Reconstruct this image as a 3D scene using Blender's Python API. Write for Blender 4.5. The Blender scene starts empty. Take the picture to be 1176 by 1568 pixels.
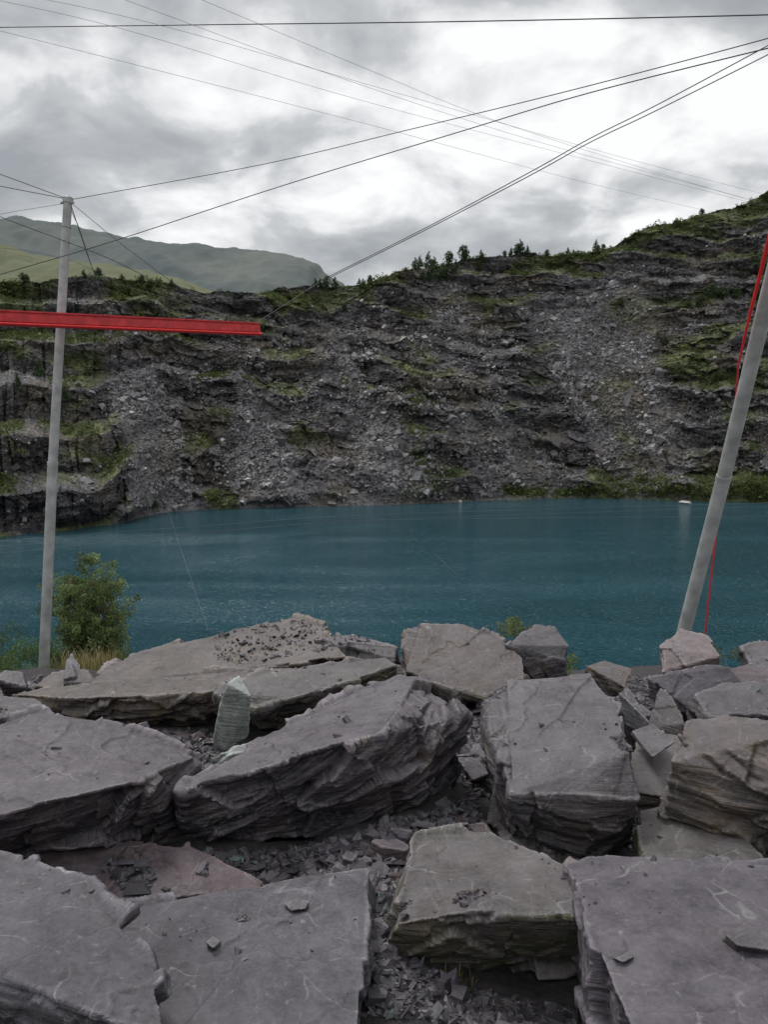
import bpy, bmesh, math, numpy as np
from mathutils import Vector, Matrix
from mathutils.bvhtree import BVHTree
rng=np.random.default_rng(7)
TH=math.radians(7); F=1180.0; CT,ST=math.cos(TH),math.sin(TH)
EYE=1.7; SL=0.12; WZ=-27.0
sc=bpy.context.scene

# ---------- surveying helpers (bearings -> world metres) ----------
def P(px,py,D):
    x=(px-588)/F; y=-(py-784)/F
    dy=CT+y*ST; dz=y*CT-ST
    return np.array([x/dy*D, D, dz/dy*D])
def G(px,py,h):
    y=-(py-784)/F
    t=-(y*CT-ST)/(CT+y*ST)
    return P(px,py,(EYE-h)/(t-SL))

# ---------- noise ----------
_p=np.random.default_rng(3).permutation(256); PERM=np.concatenate([_p,_p]).astype(np.int64)
_g=np.random.default_rng(4).normal(size=(256,3)); GR=_g/np.linalg.norm(_g,axis=1,keepdims=True)
RJ=np.random.default_rng(5).uniform(0,1,(256,3)); RT=np.random.default_rng(6).uniform(-1,1,(256,4))
def perlin(Q):
    Q=np.asarray(Q,dtype=np.float64); i=np.floor(Q).astype(np.int64); f=Q-i
    u=f*f*f*(f*(f*6-15)+10); i&=255; r=0
    for a in (0,1):
        wa=u[:,0] if a else 1-u[:,0]
        A=PERM[(i[:,0]+a)&255]
        for b in (0,1):
            wb=u[:,1] if b else 1-u[:,1]
            B=PERM[(A+i[:,1]+b)&255]
            for c in (0,1):
                wc=u[:,2] if c else 1-u[:,2]
                g=GR[PERM[(B+i[:,2]+c)&255]]
                d=g[:,0]*(f[:,0]-a)+g[:,1]*(f[:,1]-b)+g[:,2]*(f[:,2]-c)
                r=r+wa*wb*wc*d
    return r*1.5
def fbm(Q,o=4,lac=2.1,gain=.5,ridge=False):
    s=0;a=1;Q=np.asarray(Q)
    for k in range(o):
        n=perlin(Q+k*17.3)
        if ridge: n=1-2*np.abs(n)
        s=s+a*n; a*=gain; Q=Q*lac
    return s
def facet(Q):
    """planar fracture facets: nearest jittered cell gives a random tilted plane"""
    Q=np.asarray(Q); i0=np.floor(Q).astype(np.int64); best=np.full(len(Q),1e9); res=np.zeros(len(Q))
    for a in (-1,0,1):
        for b in (-1,0,1):
            for c in (-1,0,1):
                i=i0+np.array([a,b,c]); h=PERM[(PERM[(PERM[i[:,0]&255]+i[:,1])&255]+i[:,2])&255]
                d=Q-(i+RJ[h]); dd=(d*d).sum(1); m=dd<best
                best=np.where(m,dd,best); t=RT[h]
                res=np.where(m,(d*t[:,:3]).sum(1)+t[:,3]*.22,res)
    return res
def sstep(a,b,x):
    t=np.clip((x-a)/(b-a),0,1); return t*t*(3-2*t)

# ---------- mesh helpers ----------
def mesh_np(name,V,Fc,mat=None,smooth=False,colors=None,link=True):
    V=np.asarray(V,dtype=np.float32); Fc=np.asarray(Fc,dtype=np.int32)
    me=bpy.data.meshes.new(name); n,k=Fc.shape
    me.vertices.add(len(V)); me.vertices.foreach_set('co',V.ravel())
    me.loops.add(n*k); me.loops.foreach_set('vertex_index',Fc.ravel())
    me.polygons.add(n); me.polygons.foreach_set('loop_start',np.arange(0,n*k,k,dtype=np.int32))
    me.update(calc_edges=True)
    me.polygons.foreach_set('use_smooth',np.full(n,bool(smooth)))
    if colors is not None:
        at=me.color_attributes.new('Col','FLOAT_COLOR','POINT')
        c=np.ones((len(V),4),dtype=np.float32); c[:,:3]=colors; at.data.foreach_set('color',c.ravel())
    me.validate()
    if mat: me.materials.append(mat)
    o=bpy.data.objects.new(name,me)
    if link: sc.collection.objects.link(o)
    return o
def catmull(pts,n):
    pts=np.array(pts,float)
    if len(pts)==2: return pts[0]+(pts[1]-pts[0])*np.linspace(0,1,n)[:,None]
    q=np.vstack([2*pts[0]-pts[1],pts,2*pts[-1]-pts[-2]]); out=[]
    m=len(pts)-1; per=max(2,n//m)
    for i in range(m):
        p0,p1,p2,p3=q[i:i+4]
        for t in np.linspace(0,1,per,endpoint=(i==m-1)):
            out.append(.5*((2*p1)+(-p0+p2)*t+(2*p0-5*p1+4*p2-p3)*t*t+(-p0+3*p1-3*p2+p3)*t**3))
    return np.array(out)
def tube_geo(pts,rad,sides=8):
    pts=np.array(pts,float); n=len(pts)
    rad=np.full(n,rad) if np.isscalar(rad) else np.interp(np.linspace(0,1,n),np.linspace(0,1,len(rad)),rad)
    T=np.gradient(pts,axis=0); T/=np.linalg.norm(T,axis=1,keepdims=True)
    up=np.array([0,0,1.]) if abs(T[0,2])<.9 else np.array([0,1.,0])
    V=[];Fc=[]
    for i in range(n):
        a=np.cross(T[i],up);a/=np.linalg.norm(a);b=np.cross(T[i],a)
        for k in range(sides):
            w=2*math.pi*k/sides; V.append(pts[i]+rad[i]*(a*math.cos(w)+b*math.sin(w)))
    for i in range(n-1):
        for k in range(sides):
            Fc.append([i*sides+k,i*sides+(k+1)%sides,(i+1)*sides+(k+1)%sides,(i+1)*sides+k])
    m=len(V); V+=[v.copy() for v in V[:sides]]; V+=[v.copy() for v in V[(n-1)*sides:n*sides]]; V.append(pts[0]);V.append(pts[-1])
    for k in range(sides):
        Fc.append([m+2*sides,m+(k+1)%sides,m+k,m+2*sides]);Fc.append([m+2*sides+1,m+sides+k,m+sides+(k+1)%sides,m+2*sides+1])
    return V,Fc
def polymesh(name,V,Fc,mats,mi=None,smooth=True):
    me=bpy.data.meshes.new(name)
    Fl=[tuple(dict.fromkeys(f)) for f in Fc]
    me.from_pydata([tuple(v) for v in V],[],Fl); me.update()
    for m in mats: me.materials.append(m)
    if mi is not None: me.polygons.foreach_set('material_index',np.array(mi,dtype=np.int32))
    if smooth: me.polygons.foreach_set('use_smooth',np.ones(len(me.polygons),dtype=bool))
    o=bpy.data.objects.new(name,me); sc.collection.objects.link(o); return o
def merge(parts):
    V=[];Fc=[];off=0
    for v,f in parts:
        V+=list(v);Fc+=[[i+off for i in q] for q in f];off+=len(v)
    return V,Fc

# ---------- materials ----------
def newmat(name):
    m=bpy.data.materials.new(name); m.use_nodes=True; nt=m.node_tree
    return m,nt,nt.nodes['Principled BSDF']
def N(nt,t,**kw):
    n=nt.nodes.new(t)
    for k,v in kw.items():
        if k.startswith('i_'):
            key=k[2:]; key=int(key) if key.isdigit() else key.replace('_',' ')
            n.inputs[key].default_value=v
        else: setattr(n,k,v)
    return n
def L(nt,a,b): nt.links.new(a,b)
def ramp(nt,fac,stops):
    r=N(nt,'ShaderNodeValToRGB'); e=r.color_ramp.elements
    while len(e)<len(stops): e.new(.5)
    for el,(p,c) in zip(e,stops):
        el.position=p; el.color=(*c,1) if len(c)==3 else c
    L(nt,fac,r.inputs[0]); return r.outputs[0]
def mix(nt,fac,a,b,mode='MIX'):
    m=N(nt,'ShaderNodeMix',data_type='RGBA',blend_type=mode)
    for s,v in ((m.inputs[0],fac),(m.inputs[6],a),(m.inputs[7],b)):
        if hasattr(v,'links'): L(nt,v,s)
        else: s.default_value=v if not isinstance(v,tuple) else (*v,1)[:4]
    return m.outputs[2]
def mth(nt,op,a,b=0.0):
    m=N(nt,'ShaderNodeMath',operation=op)
    for s,v in zip(m.inputs,(a,b)):
        if hasattr(v,'links'): L(nt,v,s)
        else: s.default_value=v
    return m.outputs[0]
def g3(x): return (x,x,x)
def simple(name,col,rough=.6,metal=0,var=.15,scale=20,bump=0.0):
    m,nt,b=newmat(name); pos=N(nt,'ShaderNodeNewGeometry').outputs['Position']
    n=N(nt,'ShaderNodeTexNoise',i_Scale=scale,i_Detail=6.0); L(nt,pos,n.inputs['Vector'])
    lo=tuple(c*(1-var) for c in col); hi=tuple(min(1,c*(1+var)) for c in col)
    L(nt,ramp(nt,n.outputs['Fac'],[(.3,lo),(.7,hi)]),b.inputs['Base Color'])
    b.inputs['Roughness'].default_value=rough; b.inputs['Metallic'].default_value=metal
    if bump:
        bp=N(nt,'ShaderNodeBump',i_Strength=bump,i_Distance=.01); L(nt,n.outputs['Fac'],bp.inputs['Height']); L(nt,bp.outputs[0],b.inputs['Normal'])
    return m
def slate(name,a,bb,rust=.25,moss=0.0,dust=.38,bed=(0,0,1),lamc=.36):
    m,nt,b=newmat(name); g=N(nt,'ShaderNodeNewGeometry'); pos=g.outputs['Position']
    def noise(sc_,det=6,rough=.6,vec=pos,dist=0.0):
        n=N(nt,'ShaderNodeTexNoise',i_Scale=sc_,i_Detail=float(det),i_Roughness=rough,i_Distortion=dist); L(nt,vec,n.inputs['Vector']); return n.outputs['Fac']
    mp2=N(nt,'ShaderNodeMapping')
    q=Vector(bed).normalized().rotation_difference(Vector((0,0,1))).to_euler()
    mp2.inputs['Rotation'].default_value=q; mp2.inputs['Scale'].default_value=(3,3,42); L(nt,pos,mp2.inputs[0])
    lam=noise(1,8,.65,mp2.outputs[0]); grain=noise(60,7,.75); mid=noise(13,7,.65)
    col=ramp(nt,noise(2.0,8,.7),[(.36,a),(.64,bb)])
    col=mix(nt,.6,col,ramp(nt,grain,[(.34,g3(.25)),(.66,g3(.78))]),'OVERLAY')
    col=mix(nt,.65,col,ramp(nt,mid,[(.36,g3(.28)),(.64,g3(.68))]),'OVERLAY')
    sx=N(nt,'ShaderNodeSeparateXYZ'); L(nt,g.outputs['True Normal'],sx.inputs[0])
    sidef=ramp(nt,sx.outputs['Z'],[(.45,g3(1)),(.85,g3(0))])
    col=mix(nt,mth(nt,'MULTIPLY',sidef,.85),col,mix(nt,1.0,col,ramp(nt,lam,[(.36,g3(lamc)),(.64,g3(1.2))]),'MULTIPLY'))
    rf=ramp(nt,noise(3.1,9,.7,dist=.6),[(.50,g3(0)),(.68,g3(1))])
    col=mix(nt,mth(nt,'MULTIPLY',rf,mth(nt,'MULTIPLY',mth(nt,'ADD',sidef,.45),rust)),col,(.19,.132,.075))
    if moss:
        mf=ramp(nt,noise(4.3,8,.7),[(.42,g3(0)),(.62,g3(1))])
        mf=mth(nt,'MULTIPLY',mf,mth(nt,'ADD',mth(nt,'MULTIPLY',sidef,.8),.12))
        col=mix(nt,mth(nt,'MULTIPLY',mf,moss),col,(.075,.08,.032))
    # quartz veins: faint, broken
    v=N(nt,'ShaderNodeTexVoronoi',feature='DISTANCE_TO_EDGE',i_Scale=2.6)
    dn=N(nt,'ShaderNodeTexNoise',i_Scale=1.8,i_Detail=3.0,i_Roughness=.5); L(nt,pos,dn.inputs['Vector'])
    ad=N(nt,'ShaderNodeVectorMath',operation='MULTIPLY_ADD'); L(nt,dn.outputs['Color'],ad.inputs[0]); ad.inputs[1].default_value=(.5,.5,.5); L(nt,pos,ad.inputs[2]); L(nt,ad.outputs[0],v.inputs['Vector'])
    vf=ramp(nt,v.outputs['Distance'],[(.0015,g3(1)),(.010,g3(0))])
    vf=mth(nt,'MULTIPLY',vf,ramp(nt,noise(9,6,.75),[(.46,g3(0)),(.60,g3(1))]))
    col=mix(nt,mth(nt,'MULTIPLY',vf,.5),col,(.42,.41,.40))
    # scuffs
    mp=N(nt,'ShaderNodeMapping'); mp.inputs['Rotation'].default_value=(.3,.2,.7); mp.inputs['Scale'].default_value=(60,5,20); L(nt,pos,mp.inputs[0])
    sf=ramp(nt,noise(1,5,.65,mp.outputs[0]),[(.58,g3(0)),(.68,g3(1))])
    sf=mth(nt,'MULTIPLY',sf,ramp(nt,noise(3.7,4),[(.46,g3(0)),(.60,g3(1))]))
    col=mix(nt,mth(nt,'MULTIPLY',sf,.38),col,(.34,.33,.33))
    sp=ramp(nt,noise(24,5,.6),[(.63,g3(0)),(.69,g3(1))])
    sp=mth(nt,'MULTIPLY',sp,ramp(nt,noise(2.7,3),[(.42,g3(.15)),(.6,g3(1))]))
    col=mix(nt,mth(nt,'MULTIPLY',sp,.55),col,(.34,.335,.32))
    up=ramp(nt,sx.outputs['Z'],[(.5,g3(0)),(.95,g3(1))])
    up=mth(nt,'MULTIPLY',up,mth(nt,'MULTIPLY',ramp(nt,noise(5,8,.75),[(.42,g3(.05)),(.62,g3(1))]),dust))
    col=mix(nt,up,col,(.215,.198,.218))
    pt=ramp(nt,g.outputs['Pointiness'],[(.43,g3(.25)),(.49,g3(.85)),(.52,g3(1.05)),(.57,g3(1.75))])  # cavity shade painted into the colour; abraded edges lighter
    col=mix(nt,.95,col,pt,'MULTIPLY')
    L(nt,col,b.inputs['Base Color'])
    L(nt,ramp(nt,mid,[(.35,g3(.38)),(.65,g3(.62))]),b.inputs['Roughness']); b.inputs['Specular IOR Level'].default_value=.5
    h=mth(nt,'ADD',mth(nt,'MULTIPLY',mth(nt,'MULTIPLY',lam,mth(nt,'ADD',sidef,.12)),1.7),mth(nt,'MULTIPLY',grain,.38))
    h=mth(nt,'ADD',h,mth(nt,'MULTIPLY',mid,.85))
    fs=mth(nt,'MULTIPLY',noise(2.3,7,.62),8.0); fs=mth(nt,'ADD',mth(nt,'FLOOR',fs),mth(nt,'MINIMUM',mth(nt,'MULTIPLY',mth(nt,'FRACT',fs),7.0),1.0))
    h=mth(nt,'ADD',h,mth(nt,'MULTIPLY',fs,.13))
    bp=N(nt,'ShaderNodeBump',i_Strength=1.0,i_Distance=.014); L(nt,h,bp.inputs['Height']); L(nt,bp.outputs[0],b.inputs['Normal'])
    return m
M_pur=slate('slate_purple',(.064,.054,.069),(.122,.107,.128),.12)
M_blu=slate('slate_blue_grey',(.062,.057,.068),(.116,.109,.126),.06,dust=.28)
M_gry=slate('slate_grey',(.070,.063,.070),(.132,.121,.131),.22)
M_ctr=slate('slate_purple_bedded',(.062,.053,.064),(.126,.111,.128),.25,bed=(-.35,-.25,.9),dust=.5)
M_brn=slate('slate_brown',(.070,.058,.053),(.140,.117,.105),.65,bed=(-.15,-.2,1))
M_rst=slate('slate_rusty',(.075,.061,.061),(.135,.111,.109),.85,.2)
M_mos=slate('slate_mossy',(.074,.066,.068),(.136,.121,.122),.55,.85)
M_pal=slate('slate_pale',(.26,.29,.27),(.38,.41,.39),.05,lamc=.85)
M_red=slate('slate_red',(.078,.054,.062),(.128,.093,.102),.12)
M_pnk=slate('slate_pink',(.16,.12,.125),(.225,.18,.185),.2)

# ---------- rocks ----------
rocks=[]
def rock(name,mat,vox,pts,low='back',bed=(0,-.1,1),drop=None,amp=1.0,strata=1.0,world=False):
    W=[np.array(p) for p in pts] if world else [G(*p) for p in pts]; ys=[w[1] for w in W]; mean=np.mean(ys)
    ext=[]
    for w in W:
        gz=-EYE-SL*w[1]
        if low=='all': ext.append([w[0],w[1]+.03,(gz-.05 if drop is None else w[2]-drop)])
        elif low=='back' and w[1]>mean: ext.append([w[0]*.99,w[1]+.05,gz-.02])
    A=np.array(W+[np.array(e) for e in ext])
    c=A.mean(0)
    bm=bmesh.new()
    for v in A-c: bm.verts.new(v)
    bmesh.ops.convex_hull(bm,input=bm.verts)
    bmesh.ops.delete(bm,geom=[v for v in bm.verts if not v.link_faces],context='VERTS')
    bmesh.ops.recalc_face_normals(bm,faces=bm.faces)
    me=bpy.data.meshes.new(name); bm.to_mesh(me); bm.free()
    o=bpy.data.objects.new(name,me); sc.collection.objects.link(o); o.location=c
    md=o.modifiers.new('r','REMESH'); md.mode='VOXEL'; md.voxel_size=vox
    dg=bpy.context.evaluated_depsgraph_get(); dg.update()
    m2=bpy.data.meshes.new_from_object(o.evaluated_get(dg)); o.modifiers.clear(); o.data=m2
    n=len(m2.vertices); V=np.empty(n*3,dtype=np.float32); m2.vertices.foreach_get('co',V); V=V.reshape(-1,3).astype(float)
    Nn=np.empty(n*3,dtype=np.float32); m2.vertex_normals.foreach_get('vector',Nn); Nn=Nn.reshape(-1,3).astype(float)
    E=np.empty(len(m2.edges)*2,dtype=np.int32); m2.edges.foreach_get('vertices',E); E=E.reshape(-1,2)
    deg=np.bincount(E.ravel(),minlength=n)[:,None].astype(float)
    def lap(X):
        S_=np.zeros_like(X)
        for k_ in range(3):
            S_[:,k_]=np.bincount(E[:,0],X[E[:,1],k_],n)+np.bincount(E[:,1],X[E[:,0],k_],n)
        return S_/deg
    for _ in range(3): Nn=.4*Nn+.6*lap(Nn)
    Nn/=np.linalg.norm(Nn,axis=1,keepdims=True)
    b=np.array(bed,float); b/=np.linalg.norm(b); Wd=V+c
    a1=np.cross(b,[0,1,0.3]); a1/=np.linalg.norm(a1); a2=np.cross(b,a1)
    size=np.ptp(V,axis=0).max(); k=amp*min(1.2,max(.25,size))
    wv=np.stack([perlin(Wd*2.1+9),perlin(Wd*2.1+19),perlin(Wd*2.1+29)],1)*.05
    Ww=Wd+wv; q=Ww@b; u=Ww@a1; v=Ww@a2
    nb=np.abs(Nn@b); side=1-sstep(.72,.93,nb)
    d=side*(facet(np.stack([u*2.3,v*2.3,q*3.6],1))*.070+facet(np.stack([u*6,v*6,q*13],1)+3.3)*.014)*k
    led=fbm(np.stack([u*1.6,v*1.6,q*12],1),2); lq=led*3; lf=np.floor(lq); led=(lf+sstep(0,.3,lq-lf))/3
    d+=side*led*.022*k*strata
    tq=fbm(np.stack([u*.9,v*.9,q*.4],1)+9,5,gain=.52)*1.9
    fl=np.floor(tq); st=fl+sstep(.0,.06,tq-fl)
    d+=(1-side)*(st*.0070+facet(np.stack([u*1.2,v*1.2,q*.5],1)+7)*.007)*k
    d+=fbm(Wd*1.4+31,2)*.014*k+fbm(Wd*12+3,3)*.0020*k
    ch_=facet(Wd*3.3+5); d-=np.clip(ch_-.38,0,1)*.08*k*(.1+.9*side)
    V=V+Nn*d[:,None]
    V=.6*V+.4*lap(V)
    m2.vertices.foreach_set('co',V.astype(np.float32).ravel()); m2.update()
    m2.polygons.foreach_set('use_smooth',np.ones(len(m2.polygons),dtype=bool))
    m2.materials.clear(); m2.materials.append(mat); m2.name=name
    rocks.append(o); return o

B='slate_boulder'; S='slate_slab'
rock(S,M_blu,.0065,[(-120,1285,.5),(10,1316,.5),(70,1330,.5),(130,1352,.5),(165,1390,.48),(240,1480,.44),(245,1575,.42),(190,1568,.42),(0,1492,.46),(-120,1450,.46),(-120,1640,.15),(190,1640,.15),(245,1640,.15)],'back',bed=(.1,-.15,1))
rock(S,M_blu,.0055,[(150,1400,.3),(360,1362,.3),(470,1340,.31),(562,1333,.32),(556,1470,.31),(545,1640,.3),(200,1660,.28),(130,1500,.28)],'all',drop=.14,bed=(0,-.05,1),amp=.8)
rock(S,M_red,.008,[(60,1312,.16),(200,1290,.2),(300,1298,.2),(410,1345,.16),(400,1362,.14),(160,1392,.1),(60,1350,.1)],'all',drop=.2)
rock(B,M_ctr,.0075,[(-120,1150,.6),(0,1122,.62),(55,1092,.64),(150,1106,.62),(235,1135,.55),(300,1160,.5),(215,1200,.5),(120,1222,.5),(0,1250,.48),(-120,1260,.45),(296,1176,.4),(240,1228,.22),(60,1322,.1),(-120,1340,.1)],bed=(.12,-.3,1),strata=1.2)
rock(B,M_ctr,.0065,[(283,1210,.42),(365,1160,.54),(440,1110,.58),(530,1075,.64),(612,1034,.70),(642,1036,.72),(690,1075,.64),(712,1096,.58),(500,1150,.6),(580,1125,.66),(282,1262,.22),(330,1280,.16),(430,1292,.1),(500,1288,.1),(640,1242,.15),(695,1175,.25)],bed=(-.35,-.25,.9),strata=1.5)
rock(B,M_gry,.0065,[(752,1052,.68),(775,1042,.74),(905,1032,.75),(945,1075,.7),(966,1150,.6),(977,1225,.42),(880,1215,.44),(785,1215,.42),(762,1150,.5),(775,1285,.12),(830,1315,.1),(885,1320,.1),(973,1288,.1)],bed=(.05,-.45,1),strata=1.0,amp=.9)
rock(B,M_mos,.006,[(637,1276,.34),(745,1270,.38),(880,1335,.4),(908,1400,.4),(800,1388,.4),(690,1402,.37),(606,1420,.31),(592,1442,.24),(610,1470,.12),(700,1518,.0),(935,1512,.0)],bed=(.05,-.2,1),strata=1.0)
rock(S,M_pur,.0055,[(873,1328,.44),(905,1316,.45),(1100,1320,.5),(1280,1330,.5),(1290,1660,.45),(990,1640,.42),(905,1430,.43)],'all',drop=.26,bed=(.0,-.05,1),amp=.9)
rock(B,M_rst,.0075,[(1052,1106,.72),(1110,1095,.76),(1290,1110,.8),(1028,1165,.6),(1042,1192,.5),(1110,1235,.45),(1290,1245,.5),(1120,1272,.25),(1140,1294,.22),(1290,1315,.2)],bed=(.1,-.2,1),strata=1.3)
rock(S,M_mos,.008,[(975,1238,.32),(1060,1222,.35),(1130,1262,.34),(1175,1325,.3),(1080,1335,.24),(985,1330,.22)],'all',drop=.2)
rock(S,M_brn,.011,[(130,1046,.25),(200,1003,.34),(330,975,.5),(455,947,.68),(492,958,.66),(530,1005,.5),(470,1016,.42),(330,1036,.33)],'back',bed=(-.2,-.35,1),strata=1.5)
rock(S,M_brn,.011,[(15,1064,.25),(150,1043,.32),(380,1024,.42),(430,1048,.4),(335,1075,.28),(120,1072,.3),(330,1092,.12),(200,1120,.0),(60,1096,.05)],'back',bed=(-.15,-.3,1),strata=2)
rock(S,M_mos,.010,[(330,1062,.38),(400,1030,.45),(590,1005,.5),(610,1020,.48),(570,1036,.42),(445,1070,.36),(390,1085,.3),(400,1098,.2),(600,1045,.28)],'back',bed=(-.15,-.3,1))
rock(S,M_gry,.011,[(480,978,.6),(530,974,.6),(612,990,.55),(605,1012,.45),(520,1008,.45)],'all')
rock(S,M_pal,.008,[(347,1046,.58),(366,1033,.61),(384,1066,.5),(381,1128,.2),(345,1149,.1),(325,1140,.12),(334,1080,.42)],'none',bed=(.1,.9,.3),amp=.35)
rock(S,M_pal,.008,[(318,1160,.28),(400,1128,.3),(395,1150,.25),(330,1172,.22)],'all')
rock(B,M_rst,.010,[(614,968,.66),(645,955,.74),(705,956,.74),(755,972,.66),(803,1005,.55),(806,1032,.45),(745,1072,.3),(690,1066,.28),(618,1032,.4)],'back',bed=(.1,-.2,1),strata=1.2)
rock(B,M_gry,.010,[(775,988,.62),(818,956,.68),(850,960,.66),(872,988,.55),(866,1010,.45),(815,1036,.35),(790,1020,.4)],'back',bed=(.6,-.2,.7),amp=.7)
rock(B,M_rst,.011,[(895,1020,.4),(925,1010,.42),(970,1025,.4),(960,1055,.28),(905,1048,.25)])
rock(S,M_gry,.009,[(918,1006,.57),(935,1008,.57),(1003,1058,.43),(988,1080,.35),(950,1044,.45)],'none',bed=(.7,-.5,.6),amp=.4)
rock(S,M_blu,.008,[(948,1060,.48),(962,1048,.5),(1000,1112,.36),(990,1132,.26),(952,1108,.28)],'none',bed=(.8,-.5,.3),amp=.4)
rock(B,M_gry,.009,[(940,1085,.38),(965,1065,.40),(1000,1095,.36),(985,1130,.2),(955,1115,.2)],'back')
rock(B,M_pnk,.010,[(1010,988,.6),(1044,964,.66),(1085,975,.64),(1106,1004,.55),(1105,1028,.42),(1015,1030,.42)],'back',bed=(.3,-.2,1))
rock(B,M_pur,.008,[(993,1037,.56),(1080,1016,.62),(1118,1022,.6),(1140,1048,.5),(1062,1092,.36),(1040,1090,.36),(1010,1058,.45)],'back',bed=(.2,-.5,1))
rock(S,M_gry,.008,[(1010,1052,.52),(1022,1056,.52),(1054,1108,.38),(1052,1154,.2),(988,1115,.3)],'none',bed=(.4,-.9,.3),amp=.4)
rock(B,M_gry,.012,[(1138,992,.5),(1165,982,.55),(1230,985,.55),(1230,1040,.35),(1165,1045,.3)],'back')
rock(S,M_gry,.010,[(1060,1062,.5),(1110,1050,.52),(1240,1042,.55),(1240,1095,.4),(1090,1098,.4)],'all',drop=.15)
rock(S,M_red,.010,[(1100,1030,.5),(1150,1015,.52),(1200,1035,.5),(1180,1062,.4),(1130,1060,.4)],'all',drop=.1)
rock(S,M_mos,.009,[(955,1165,.3),(990,1120,.34),(1040,1125,.34),(1060,1160,.3),(1020,1222,.2),(970,1215,.2)],'all',drop=.2)
rock(S,M_gry,.007,[(968,1120,.42),(1000,1108,.44),(1035,1135,.42),(1000,1160,.38)],'all',drop=.03,amp=.5,bed=(.2,-.2,1))
rock(S,M_gry,.010,[(-60,1098,.4),(-60,1068,.42),(55,1068,.4),(68,1076,.38),(20,1102,.34)],'all',drop=.08)
rock(S,M_gry,.009,[(94,1045,.3),(100,1008,.44),(110,998,.46),(122,1015,.42),(124,1045,.3)],'all',bed=(.9,-.3,.3),drop=.15,amp=.5)
rock(B,M_gry,.012,[(-10,1040,.3),(5,1025,.34),(32,1028,.32),(38,1052,.22),(0,1056,.2)])
rock(B,M_brn,.012,[(55,1050,.2),(80,1030,.28),(130,1028,.28),(150,1050,.2),(100,1060,.18)])
rock(B,M_ctr,.010,[(-40,1235,.3),(10,1230,.33),(20,1270,.25),(0,1290,.2),(-40,1290,.2)])
rock(B,M_pur,.009,[(705,1165,.25),(735,1160,.27),(748,1185,.22),(720,1198,.18)])
rock(B,M_gry,.010,[(730,1068,.3),(765,1060,.34),(790,1090,.3),(750,1100,.2)])
# loose flakes resting on the big slabs
rock(S,M_gry,.004,[(432,1384,.325),(455,1374,.33),(474,1380,.33),(468,1392,.325),(445,1396,.32)],'all',drop=.03,amp=.4)
rock(S,M_gry,.004,[(315,1443,.325),(326,1434,.33),(336,1442,.325),(326,1452,.32)],'all',drop=.03,amp=.4)
rock(S,M_gry,.004,[(950,1326,.48),(985,1318,.49),(1000,1327,.48),(985,1338,.475),(958,1338,.47)],'all',drop=.03,amp=.4)
rock(S,M_gry,.004,[(1112,1432,.505),(1150,1418,.51),(1230,1430,.51),(1230,1462,.505),(1130,1448,.50)],'all',drop=.04,amp=.4)
rock(S,M_gry,.004,[(940,1468,.45),(962,1458,.455),(975,1466,.45),(955,1476,.445)],'all',drop=.02,amp=.4)

# ---------- near ground ----------
chan=[G(752,1085,.05),G(735,1150,.05),G(700,1215,.05),G(640,1290,.05),G(590,1350,.05),G(580,1450,.03),G(575,1560,.0)]
chan2=[G(230,1310,.05),G(330,1320,.05),G(430,1315,.05),G(520,1310,.05)]
def near_line(X,Y,pts,w):
    best=np.full(X.shape,1e9)
    for a,b_ in zip(pts[:-1],pts[1:]):
        d=b_[:2]-a[:2]; t=np.clip(((X-a[0])*d[0]+(Y-a[1])*d[1])/(d@d),0,1); best=np.minimum(best,(X-a[0]-t*d[0])**2+(Y-a[1]-t*d[1])**2)
    return np.exp(-best/w**2)
def gz(y):
    y=np.asarray(y,float)
    return -EYE-SL*np.clip(y,0,7)-.30*np.clip(y-7,0,7)-.6*np.clip(y-14,0,200)
xs=np.concatenate([np.linspace(-90,-9,60),np.linspace(-8.9,8.9,340),np.linspace(9,90,60)])
yy=np.concatenate([np.linspace(-25,0,20),np.linspace(.1,10,300),np.linspace(10.2,75,110)])
XX,YY=np.meshgrid(xs,yy); ZZ=gz(YY)
Q=np.stack([XX.ravel(),YY.ravel(),0*XX.ravel()],1)
ZZ=ZZ.ravel()+fbm(Q*.9,3)*.06+fbm(Q*6,3)*.02 + fbm(Q*.25,3)*.5*sstep(10,16,Q[:,1])
ZZ+=.15*near_line(Q[:,0],Q[:,1],chan,.28)+.10*near_line(Q[:,0],Q[:,1],chan2,.25)
ZZ+=.05*sstep(1,2.5,Q[:,1])*(1-sstep(6,8,Q[:,1]))
nx,ny=len(xs),len(yy)
def gridf(nx,ny):
    i=np.arange(nx*ny).reshape(ny,nx)
    return np.stack([i[:-1,:-1],i[:-1,1:],i[1:,1:],i[1:,:-1]],-1).reshape(-1,4)
GM,nt,b=newmat('quarry_ground'); g=N(nt,'ShaderNodeNewGeometry').outputs['Position']
n1=N(nt,'ShaderNodeTexNoise',i_Scale=25.0,i_Detail=8.0,i_Roughness=.75); L(nt,g,n1.inputs['Vector'])
L(nt,ramp(nt,n1.outputs['Fac'],[(.35,(.018,.016,.018)),(.65,(.065,.059,.063))]),b.inputs['Base Color']); b.inputs['Roughness'].default_value=.9
bp=N(nt,'ShaderNodeBump',i_Strength=1.0,i_Distance=.02); L(nt,n1.outputs['Fac'],bp.inputs['Height']); L(nt,bp.outputs[0],b.inputs['Normal'])
ground=mesh_np('ground',np.stack([Q[:,0],Q[:,1],ZZ],1),gridf(nx,ny),GM,True)

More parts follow.
